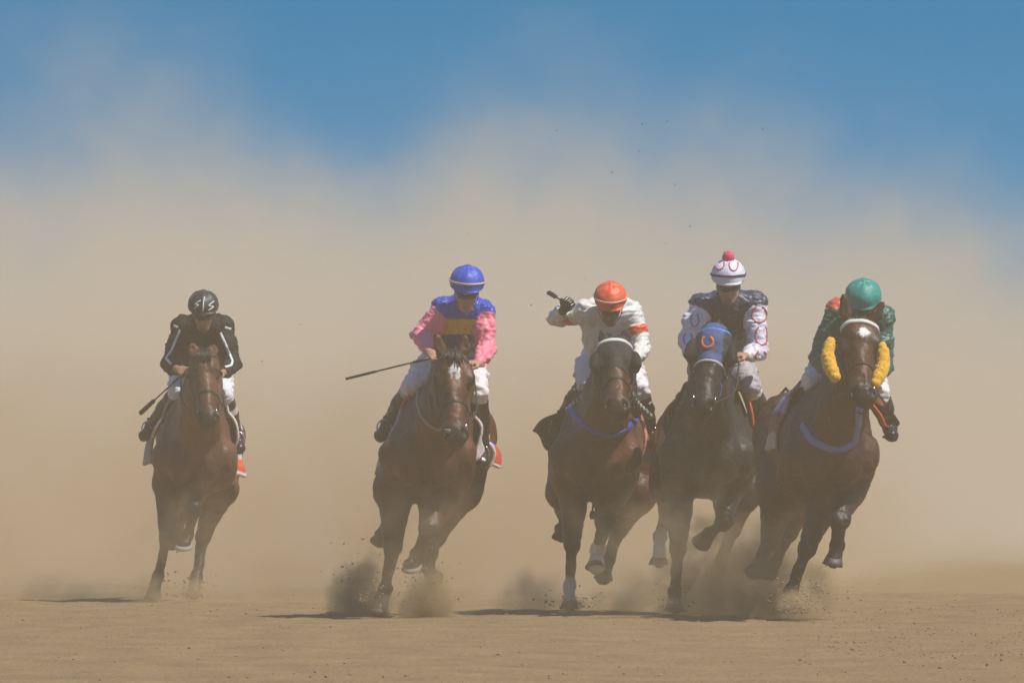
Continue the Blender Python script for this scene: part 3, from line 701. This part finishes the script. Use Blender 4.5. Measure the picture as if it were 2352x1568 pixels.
J.append(dict(label='jockey in a royal blue helmet with pink sleeves and a yellow chest band',seed=11,head=(1073,647,.78),pitch=24,roll=-.06,sh=[(1020,712,.52),(1106,716,.5)],el=[(968,768,.52),(1118,800,.58)],
 ha=[(984,806,.78),(1097,836,.80)],grip=[((.5,-.8,-.4),(.9,.1,.25)),((-.6,-.8,.1),(.9,-.2,-.2))],hip=(1040,832,.02),kn=[(948,886,.42),(1098,900,.40)],an=[(892,972,.14),(1108,1030,.12)],toe=[(874,1001,.26),(1107,1060,.22)],
 jacket=jk2,cap=capf((.02,.07,.52)),band=(.66,.50,.40),skin=(.46,.25,.17),pants=(.78,.70,.72),top=[(.0,.2,(.45,.40,.42)),None],fat=1.03,
 whip=dict(label='long thin riding whip held out level beside the white breeches of the pink sleeved jockey',pts=[(988,822,.95),(794,870,.85)],fw=.009)))
H.append(dict(D=79,x0=1385,cF=1368,cR=1376,lean=.08,label='dark bay racehorse in a black blinker hood and white browband between two others',coat=(.088,.031,.014),
 poll=(1412,768,1.30),muz=(1417,934,1.66),hs=1.28,ears=[(1381,756,1.26),(1441,752,1.26)],cups=1,hood=(.014,.013,.013),forelock=False,wd=.97,
 legs=[('FL',[(1318,1120,.5),(1314,1250,.62),(1309,1342,.56),(1308,1398,.62)],dict(g=1,sock=.82)),
       ('FR',[(1400,1125,.5),(1390,1200,.78),(1374,1262,.66),(1366,1305,.78)],dict(r=1.18,sn=(0,-.45,-.85),sock=.9)),
       ('HR',[(1456,1128,-.35),(1423,1212,-.72),(1395,1285,-.62),(1385,1330,-.52)],dict(r=1.15)),
       ('HL',[(1302,1128,-.3),(1303,1190,-.64),(1291,1214,-.34),(1289,1236,-.26)],dict())],
 tack=dict(brow=(.70,.68,.62),browW=.03,browT=.012,collar=[(1308,935),(1325,962),(1352,985),(1380,1000),(1407,1004),(1438,987),(1466,955)],collarC=(.05,.06,.40)),
 cloth=[dict(front=[(1318,940,.36),(1280,952,.30),(1250,966,.22),(1224,991,.12)],back=.42,flare=-.24,rise=-.22,cols=[(1,(.16,.07,.08))]),
        dict(front=[(1468,950,.46),(1476,1000,.46),(1470,1045,.44),(1462,1086,.42)],back=.5,flare=.16,rise=-.03,edge=(.7,.35,.28),cols=[(.62,ORG),(.78,(.25,.22,.35)),(.9,(.75,.35,.08)),(1,RED)])]))
J.append(dict(label='jockey in white silks and an orange helmet raising a whip',seed=21,head=(1402,683,.80),pitch=33,sh=[(1350,716,.58),(1447,718,.5)],el=[(1280,728,.40),(1473,800,.55)],
 ha=[(1294,712,.66),(1462,824,.80)],grip=[((.45,-.6,.55),(-.75,.3,.45)),((-.5,-.8,.0),(.9,-.2,-.2))],hip=(1396,838,.02),kn=[(1348,876,.40),(1468,893,.40)],an=[(1292,958,.14),(1495,988,.10)],toe=[(1274,988,.26),(1501,1018,.22)],
 jacket=jk3,cap=capf((.80,.10,.03)),band=(.80,.50,.38),skin=(.20,.11,.08),pants=(.78,.70,.72),glove=(0,(.015,.015,.016)),hr=.112,top=[None,None],
 whip=dict(label='short dark whip raised in the black gloved hand of the jockey in white',pts=[(1312,704,.78),(1259,671,.34)]),norein=-1))
H.append(dict(D=78,x0=1625,cF=1626,cR=1618,lean=.04,label='near black racehorse in a blue hood with an orange horseshoe emblem',coat=(.030,.021,.017),
 poll=(1642,738,1.32),muz=(1612,936,1.64),hs=1.28,roll=.10,ears=[None,None],cups=1,hood=(.045,.085,.22),forelock=False,wd=1.04,
 legs=[('FL',[(1562,1110,.5),(1557,1262,.62),(1551,1358,.58),(1548,1403,.64)],dict(g=1)),
       ('HL',[(1538,1105,-.2),(1534,1172,-.55),(1517,1232,-.24),(1512,1296,-.12)],dict(sock=.82,sn=(0,-.1,-1),hoof=(.12,.10,.085))),
       ('FR',[(1672,1120,.5),(1662,1198,.74),(1632,1222,.48),(1612,1244,.42)],dict()),
       ('HR',[(1702,1128,-.35),(1682,1215,-.72),(1652,1300,-.62),(1642,1362,-.52)],dict())],
 tack=dict(brow=(.02,.22,.62),browW=.024,nose=(.45,.44,.42),noseA=.47,noseW=.018,noseT=.010,cheek=(.03,.08,.35)),
 cloth=[dict(front=[(1570,905,.36),(1540,940,.36),(1528,985,.36),(1538,1043,.28)],back=.5,flare=.0,cols=[(.7,(.20,.08,.07)),(1,(.35,.28,.28))]),
        dict(front=[(1690,880,.45),(1708,908,.45),(1720,940,.45),(1733,982,.42)],back=.55,flare=.0,edge=ORG,cols=[(1,(.25,.22,.22))])]))
J.append(dict(label='jockey with a pink pompom on a white helmet and a navy vest',seed=31,head=(1673,632,.78),pitch=20,sh=[(1614,702,.52),(1731,696,.5)],el=[(1578,782,.55),(1742,806,.56)],
 ha=[(1603,832,.82),(1712,818,.80)],grip=[((.5,-.8,-.2),(.9,.2,.2)),((-.7,-.7,.1),(.9,-.2,-.2))],hip=(1655,838,.02),kn=[(1612,888,.38),(1724,886,.42)],an=[(1588,968,.12),(1752,958,.12)],toe=[(1582,995,.26),(1758,985,.26)],
 jacket=jk4,matte=0,cap=capf((.72,.70,.80)),band=(.03,.03,.03),pom=(1673,590,.80),skin=(.42,.23,.15),pants=(.42,.38,.40),top=[None,(.0,.22,(.62,.58,.55))],beard=1,
 decals=[('j',.012,oval(1744,722,17,19,-70,250),(.55,.09,.10),'horseshoe_print'),('j',.012,oval(1750,770,15,22,-60,240),(.55,.09,.10),'horseshoe_print'),
         ('j',.012,oval(1748,818,13,13,-60,240),(.55,.09,.10),'horseshoe_print'),('j',.010,oval(1596,735,9,15,-60,240),(.42,.20,.26),'horseshoe_print'),('j',.010,oval(1580,778,10,15,-60,240),(.42,.20,.26),'horseshoe_print'),('j',.03,[[(1700,716),(1703,760)],[(1640,712),(1642,740)]],(.16,.03,.035),'vest_panel'),  # left sleeve prints: same print, the sleeve's shade put into the duller colour
         ('h',.009,oval(1653,606,11,13,-20,200),(.70,.08,.12),'horseshoe_print'),('h',.009,oval(1685,608,10,14,-20,200),(.70,.08,.12),'horseshoe_print')]))
H.append(dict(D=75.5,x0=1900,cF=1906,cR=1834,lean=.17,label='dark racehorse on the right with yellow sheepskin cheek pads',coat=(.070,.026,.013),
 poll=(1973,722,1.32),muz=(1983,908,1.70),hs=1.30,ears=[(1937,671,1.27),(2033,687,1.27)],wd=1.02,
 legs=[('FL',[(1895,1145,.5),(1852,1262,.66),(1819,1352,.60),(1797,1400,.66)],dict(g=1,r=1.05)),
       ('FR',[(1942,1125,.5),(1927,1195,.80),(1923,1252,.64),(1912,1296,.66)],dict(r=1.12)),
       ('HL',[(1790,1120,-.3),(1772,1240,-.62),(1745,1290,-.36),(1730,1318,-.24)],dict(r=1.1)),
       ('HR',[(1850,1125,-.35),(1812,1220,-.80),(1780,1290,-1.0),(1765,1310,-1.08)],dict())],forelock=False,
 marks=[(.22,.02,(.034,.032),(.72,.68,.62))],
 tack=dict(brow=(.72,.70,.66),browW=.03,browT=.014,pads=[[(1908,783,1.40),(1901,822,1.44),(1918,866,1.52)],[(2027,795,1.40),(2028,838,1.44),(2010,880,1.52)]],
   collar=[(1842,975),(1862,1010),(1900,1029),(1932,1033),(1962,1018),(1971,975),(1975,935)],collarC=(.16,.17,.42)),
 cloth=[dict(front=[(1850,880,.34),(1818,915,.36),(1806,970,.34),(1794,1032,.26)],back=.5,flare=.10,cols=[(.3,(.16,.08,.10)),(.55,(.36,.33,.50)),(.8,(.25,.10,.10)),(1,(.5,.42,.44))]),
        dict(front=[(1986,910,.52),(2005,938,.50),(2020,960,.48),(2035,980,.44)],back=.5,flare=.0,edge=ORG,cols=[(1,(.3,.1,.08))])]))
J.append(dict(label='jockey in a teal helmet and dark green silks with orange red shoulders',seed=41,head=(1983,680,.78),pitch=30,sh=[(1926,714,.52),(2024,730,.5)],el=[(1880,822,.56),(2030,842,.56)],
 ha=[(1905,850,.82),(2008,862,.82)],grip=[((.5,-.8,-.1),(.9,.2,.2)),((-.6,-.8,.0),(-.5,-.1,.85))],hip=(1945,838,.02),kn=[(1866,874,.38),(2020,902,.42)],an=[(1818,935,.14),(2040,972,.12)],toe=[(1800,956,.28),(2048,1000,.24)],
 jacket=jk5,cap=capf((.01,.27,.235)),band=None,skin=(.34,.18,.12),pants=(.78,.70,.72),hr=.122,
 whip=dict(label='dark whip hanging beside the right boot of the jockey in the teal helmet',pts=[(2004,882,.95),(2063,975,.55)])))
FIG=[]
for hc_,jc_ in zip(H,J):
    fg=horse(hc_)
    B_=fg.B
    if hc_.get('hood'):
        # close-fitting hood: shell lifted off the head, with blinker cups
        ob=[o for o in fg.hroot.children if o.name.startswith('body')][0]; me=ob.data
        V=np.empty(len(me.vertices)*3); me.vertices.foreach_get('co',V); V=V.reshape(-1,3); Nn=np.empty(len(me.vertices)*3); me.vertices.foreach_get('normal',Nn); Nn=Nn.reshape(-1,3)
        Q=np.empty(len(me.polygons)*4,int); me.polygons.foreach_get('vertices',Q); Q=Q.reshape(-1,4)
        P0=np.array(fg.H(0,0,0)); L=(fg.H(1,0,0)-fg.H(0,0,0)).length; a=(V-P0)@np.array(fg.u)/L; b=(V-P0)@np.array(fg.rr); c=(V-P0)@np.array(fg.n)
        inn=(a>-.35)&(a<.46+.05*np.abs(b)/.1)&(np.abs(b)<.2)&(c>-.25)&~((a<.02)&(c<-.10))
        fq=Q[inn[Q].all(1)]; used=np.unique(fq); mp_=-np.ones(len(V),int); mp_[used]=np.arange(len(used))
        add('hood',V[used]+Nn[used]*.006,mp_[fq],M_pad,fg.hroot,np.where((np.abs(b[used])>.075)[:,None],np.array((.018,.020,.030)),np.array(hc_['hood'])))
        for s in(-1,1):
            S=SDF([x-.16 for x in fg.H(.3,.13*s,-.05)],[x+.16 for x in fg.H(.3,.13*s,-.05)],.006)
            S.ell(fg.H(.33,.108*s,-.05),(.036,.075,.058),.02,(fg.rr,fg.u,fg.n)); S.cone(fg.H(.22,.10*s,-.05),fg.H(.40,.125*s,-.02),.03,.018,.03)
            v,q=S.mesh(); add('blinker_cup',v,q,M_matte,fg.hroot,flat(v,(.014,.013,.013)))
    tk=hc_['tack']
    for k,pp in enumerate(tk.get('pads',[])):
        S=SDF([-.6,-2,1.2],[.8,-1.,2.2],.009); S.chain(spline([fg.P(*p) for p in pp],3),[.030,.034,.038,.041,.042,.040,.036],.02); v,q=S.mesh(); n_=vnorm(v,q); v=v+n_*(.002*wob(v,.02,k)+.002*wob(v,.05,k))[:,None]
        add('cheek_pad',v,q,M_fleece,fg.bridle,flat(v,(.80,.42,.02)))
    if jc_['seed']==31:
        hd=[o for o in fg.hroot.children if o.name.startswith('hood')][0]; me=hd.data
        hb_=BVHTree.FromPolygons([tuple(v.co) for v in me.vertices],[tuple(p.vertices) for p in me.polygons])
        G=Geo(); decal(fg,[hb_],oval(1625,785,13,13,-60,240)[0],.020,G,(.75,.14,.07),.004,2); G.build('horseshoe_emblem',M_strap,hd,True)
    if jc_['seed']==21:
        for pts in([(1366,880,.95),(1336,914,.62),(1302,943,.44)],[(1443,896,.95),(1466,930,.66),(1496,958,.44)]):
            sp=spline([fg.P(*p) for p in pts],16); G=Geo(); n=len(sp); v=[];f=[];c=[]
            G2=Geo(); G2.tube(sp,[.021+.004*math.sin(i*1.9) for i in range(n)],8); cc=[]
            for i in range(n): cc+=[((.45,.47,.40) if (i//2+k//3)%2 else (.05,.08,.055)) for k in range(8)]
            G2.c=cc; G2.build('neck_strap',M_strap,fg.hroot,True)
        G=Geo(); a=fg.P(1363,1148,.30); b=fg.P(1361,1172,.30); e=fg.P(1360,1192,.30); G.tube([a,b],.008,6); G.tube([b,(b+e)/2,e],[.012,.022,.014],8); G.build('girth_strap_end',M_leather,fg.hroot)
    rider(jc_,fg); FIG.append(fg)
# ---------------- dusty air and the dust cloud behind the field
def volmat(name):
    m=bpy.data.materials.new(name); m.use_nodes=True; t=m.node_tree; t.nodes.clear()
    return m,t,N(t,'ShaderNodeOutputMaterial'),N(t,'ShaderNodeVolumePrincipled')
HD=.0030; PD=.10
hz=box('haze',(-60,-30,-1),(60,330,3.5)); hz['kind']='stuff'
m,t,o_,v_=volmat('haze_air'); v_.inputs['Color'].default_value=(.84,.68,.455,1); v_.inputs['Density'].default_value=HD
t.links.new(v_.outputs[0],o_.inputs['Volume']); hz.data.materials.append(m)
def M(t,op,*a,clamp=False):
    n=t.nodes.new('ShaderNodeMath'); n.operation=op; n.use_clamp=clamp
    for i,x in enumerate(a):
        if isinstance(x,(int,float)): n.inputs[i].default_value=x
        else: t.links.new(x,n.inputs[i])
    return n.outputs[0]
def SS(t,x,a,b,lo=0.,hi=1.):
    n=t.nodes.new('ShaderNodeMapRange'); n.interpolation_type='SMOOTHSTEP'
    for i,vv in enumerate((x,a,b,lo,hi)):
        if isinstance(vv,(int,float)): n.inputs[i].default_value=vv
        else: t.links.new(vv,n.inputs[i])
    return n.outputs[0]
TOP=[(-16,3.8),(-4.5,4.2),(-3.4,4.5),(-2.6,4.25),(-1.9,3.75),(-1.1,3.65),(-.2,3.95),(.8,4.05),(1.8,3.8),(3.0,3.8),(4.5,3.8),(16,3.6)]
def topz(x): return np.interp(x,[a for a,b in TOP],[b for a,b in TOP])
def fronty(x): return 81.2+6.6*float(sm(np.array(-x),1.0,1.7))
# closed hull of the cloud
xs=np.linspace(-16,16,65); ts=np.linspace(0,1,24); v=[];f=[]
for k,(zf) in enumerate((lambda x,y:topz(x)*1.38+.35+.25*math.sin(x*1.7)*math.cos(y*.31),lambda x,y:-.4)):
    for x in xs:
        for t_ in ts: y=fronty(x)+(190-fronty(x))*t_; v.append((x,y,zf(x,y)))
nx,nt_=len(xs),len(ts); b=nx*nt_
for i in range(nx-1):
    for j in range(nt_-1): a=i*nt_+j; f.append((a,a+nt_,a+nt_+1,a+1)); f.append((b+a,b+a+1,b+a+nt_+1,b+a+nt_))
for i in range(nx-1):
    a=i*nt_; f.append((b+a,b+a+nt_,a+nt_,a)); a=i*nt_+nt_-1; f.append((a,a+nt_,b+a+nt_,b+a))
for j in range(nt_-1):
    a=j; f.append((a,a+1,b+a+1,b+a)); a=(nx-1)*nt_+j; f.append((b+a,b+a+1,a+1,a))
cl=add('dust_cloud',v,f,None,smooth=False); cl['kind']='stuff'
m,t,o_,v_=volmat('dust_plume'); v_.inputs['Color'].default_value=(.89,.79,.645,1)
g_=N(t,'ShaderNodeNewGeometry'); s_=N(t,'ShaderNodeSeparateXYZ'); t.links.new(g_.outputs['Position'],s_.inputs[0])
X_,Y_,Z_=s_.outputs
mpn=N(t,'ShaderNodeMapping'); mpn.inputs['Scale'].default_value=(1,.35,1); t.links.new(g_.outputs['Position'],mpn.inputs[0])
nz=N(t,'ShaderNodeTexNoise',Scale=.62,Detail=4.0,Roughness=.52); t.links.new(mpn.outputs[0],nz.inputs['Vector'])
mp=N(t,'ShaderNodeMapRange'); mp.clamp=True
t.links.new(X_,mp.inputs[0]); mp.inputs[1].default_value=-5; mp.inputs[2].default_value=5
fc=N(t,'ShaderNodeFloatCurve'); c=fc.mapping.curves[0]; t.links.new(mp.outputs[0],fc.inputs['Value'])
PT=[p for p in TOP if abs(p[0])<5]
while len(c.points)<len(PT): c.points.new(.5,.5)
for p,(x,z) in zip(c.points,PT): p.location=((x+5)/10,z/10)
fc.mapping.update()
top=M(t,'MULTIPLY',fc.outputs[0],10.)
n1=M(t,'SUBTRACT',nz.outputs[0],.5)
nf=N(t,'ShaderNodeTexNoise',Scale=1.7,Detail=3.0,Roughness=.55); t.links.new(mpn.outputs[0],nf.inputs['Vector'])
top=M(t,'ADD',top,M(t,'ADD',M(t,'MULTIPLY',n1,1.9),M(t,'MULTIPLY',M(t,'SUBTRACT',nf.outputs[0],.5),1.1)))
zz=M(t,'DIVIDE',Z_,top)
dens=SS(t,zz,.10,1.22,1,0)
front=M(t,'ADD',85.0,M(t,'MULTIPLY',M(t,'MAXIMUM',M(t,'SUBTRACT',X_,1.6),0.),8.5))
front=M(t,'ADD',front,M(t,'MULTIPLY',SS(t,X_,-2.,-.8,1,0),5.))
front=M(t,'SUBTRACT',front,M(t,'MULTIPLY',n1,12.))
fd=SS(t,M(t,'SUBTRACT',Y_,front),-4.,8.)
bd=SS(t,Y_,150.,188.,1,0)
sx=SS(t,M(t,'ABSOLUTE',X_),11.,16.,1,0)
d=M(t,'MULTIPLY',M(t,'MULTIPLY',dens,fd),M(t,'MULTIPLY',bd,sx))
d=M(t,'MULTIPLY',d,SS(t,nz.outputs[0],.32,.68,.2,2.0))
d=M(t,'MULTIPLY',M(t,'MULTIPLY',d,SS(t,nf.outputs[0],.32,.68,.5,1.5)),PD)
# low brown dust, darkened in colour for shade near the ground; pale dust above
lf=M(t,'ADD',M(t,'ADD',81.4,M(t,'MULTIPLY',SS(t,X_,-1.7,-1.0,1,0),6.6)),M(t,'MULTIPLY',M(t,'MAXIMUM',M(t,'SUBTRACT',X_,2.1),0.),15.))
lf=M(t,'SUBTRACT',lf,M(t,'MULTIPLY',n1,9.))
lf=SS(t,M(t,'SUBTRACT',Y_,lf),0.,M(t,'ADD',15.,M(t,'MULTIPLY',M(t,'MAXIMUM',M(t,'SUBTRACT',X_,2.1),0.),10.)))
lowd=M(t,'MULTIPLY',SS(t,M(t,'ADD',Z_,M(t,'MULTIPLY',n1,1.9)),.0,2.3,1,0),M(t,'MULTIPLY',lf,M(t,'MULTIPLY',bd,M(t,'MULTIPLY',sx,.24))))
v2=N(t,'ShaderNodeVolumePrincipled'); v2.inputs['Color'].default_value=(.70,.515,.295,1); t.links.new(lowd,v2.inputs['Density'])
av=N(t,'ShaderNodeAddShader'); t.links.new(v_.outputs[0],av.inputs[0]); t.links.new(v2.outputs[0],av.inputs[1])
t.links.new(d,v_.inputs['Density']); t.links.new(av.outputs[0],o_.inputs['Volume']); cl.data.materials.append(m)
# ---------------- dust and dirt kicked up round the hooves, some darkened for shade
def puff(px,py,d,rx,ry,rz,dens,col,seed,D_=78):
    """rx,ry,rz half sizes in metres, density per metre"""
    q=D_-d; c=Vector(((px-CX)/F*q,q,max(CAMZ+(HZ-py)/F*q,.0)))
    v=[];f=[];nu,nv=24,14; rr_=np.random.RandomState(seed)
    for i in range(nv+1):
        for k in range(nu):
            a=math.pi*i/nv;b=2*math.pi*k/nu; v.append([math.sin(a)*math.cos(b)*rx,math.sin(a)*math.sin(b)*ry,math.cos(a)*rz])
    v=np.array(v); v*= (1+.10*wob(v,.35,seed))[:,None]; 
    for i in range(nv):
        for k in range(nu): f.append((i*nu+k,(i+1)*nu+k,(i+1)*nu+(k+1)%nu,i*nu+(k+1)%nu))
    m,t,o_,v_=volmat('kicked_dust'); v_.inputs['Color'].default_value=(*col,1)
    tc=N(t,'ShaderNodeTexCoord'); mp=N(t,'ShaderNodeMapping'); mp.inputs['Scale'].default_value=(1/rx,1/ry,1/rz); t.links.new(tc.outputs['Object'],mp.inputs[0])
    ln=N(t,'ShaderNodeVectorMath',operation='LENGTH'); t.links.new(mp.outputs[0],ln.inputs[0])
    nz=N(t,'ShaderNodeTexNoise',Scale=5.0,Detail=5.0,Roughness=.68); ad=N(t,'ShaderNodeVectorMath',operation='ADD'); ad.inputs[1].default_value=(seed*3.1,seed*1.7,0); t.links.new(tc.outputs['Object'],ad.inputs[0]); t.links.new(ad.outputs[0],nz.inputs['Vector'])
    e=M(t,'ADD',ln.outputs['Value'],M(t,'MULTIPLY',M(t,'SUBTRACT',nz.outputs[0],.5),2.6))
    dd=M(t,'MULTIPLY',SS(t,e,.05,.85,1,0),dens); dd=M(t,'MULTIPLY',dd,SS(t,ln.outputs['Value'],.6,1.,1,0))
    t.links.new(dd,v_.inputs['Density']); t.links.new(v_.outputs[0],o_.inputs['Volume'])
    o=add('dust_puff',v,f,m,None,None,False); o.location=c; o['kind']='stuff'
TAN=(.70,.55,.34); BRN_SHADE=(.54,.42,.26)  # brown one: dark soil with the horses' shadow put into its colour
puff(440,1352,.9,.20,.2,.12,5.,TAN,1,86); puff(345,1372,.9,.2,.2,.26,6.,BRN_SHADE,2,86)
puff(828,1392,.1,.30,.35,.50,15.,BRN_SHADE,3,77); puff(980,1400,.95,.28,.3,.42,16.,BRN_SHADE,4,77); puff(905,1380,1.0,.25,.2,.10,3.,TAN,12,77)
puff(1315,1385,1.0,.18,.2,.08,5.,TAN,5,79); puff(1225,1385,-.6,.38,.4,.36,3.0,BRN_SHADE,6,79)  # second puff: dark dust added in place of the broad shade behind
puff(1450,1385,-.4,.40,.4,.38,3.5,BRN_SHADE,7,79)
puff(1542,1392,1.1,.20,.2,.10,3.5,TAN,8,78); puff(1655,1370,.3,.65,.5,.75,7.,BRN_SHADE,9,78)
puff(1745,1375,1.0,.50,.3,.62,10.,BRN_SHADE,13,76)
puff(1838,1388,1.1,.22,.25,.16,7.,TAN,10,75.5); puff(1882,1360,.5,.17,.2,.26,9.,BRN_SHADE,11,75.5)
puff(1640,1290,1.3,1.5,.5,.80,.95,TAN,21,77); puff(960,1280,1.3,.9,.5,.75,.75,TAN,22,77); puff(440,1260,1.3,.8,.5,.7,.65,TAN,23,86)
puff(120,1372,.0,1.3,.8,.28,.7,TAN,31,86); puff(640,1392,-1.,1.6,.8,.34,1.2,TAN,32,83); puff(2200,1330,-14,2.2,2.,.5,.5,TAN,33,76)
def spray(px,py,d,rx,rz,n,D_,seed,spread=1.3):
    q=D_-d; x0=(px-CX)/F*q; z0=max(CAMZ+(HZ-py)/F*q,.0); G=Geo(); r2=np.random.RandomState(seed)
    for i in range(n):
        a=r2.uniform(0,math.pi); rad=abs(r2.normal(0,.5))*spread; s=.003+.010*r2.rand()**4
        k=r2.uniform(.7,1.2); clod(G,(x0+math.cos(a)*rx*rad,q+r2.uniform(-.2,.2),max(z0+math.sin(a)*rz*rad*1.5-rz*.3,.005)),s,(.30*k,.20*k,.12*k))
    g=G.build('dirt_spray',M_crumb,None,True,False); g['kind']='stuff'
for a in((440,1360,.9,.22,.12,350,86,1),(965,1370,.9,.22,.18,450,77,2),(830,1360,.8,.18,.2,250,77,3),(1842,1390,1.1,.24,.16,450,75.5,4),(1545,1395,1.1,.2,.08,200,78,5),(1315,1390,1.,.2,.07,200,79,6)): spray(*a)
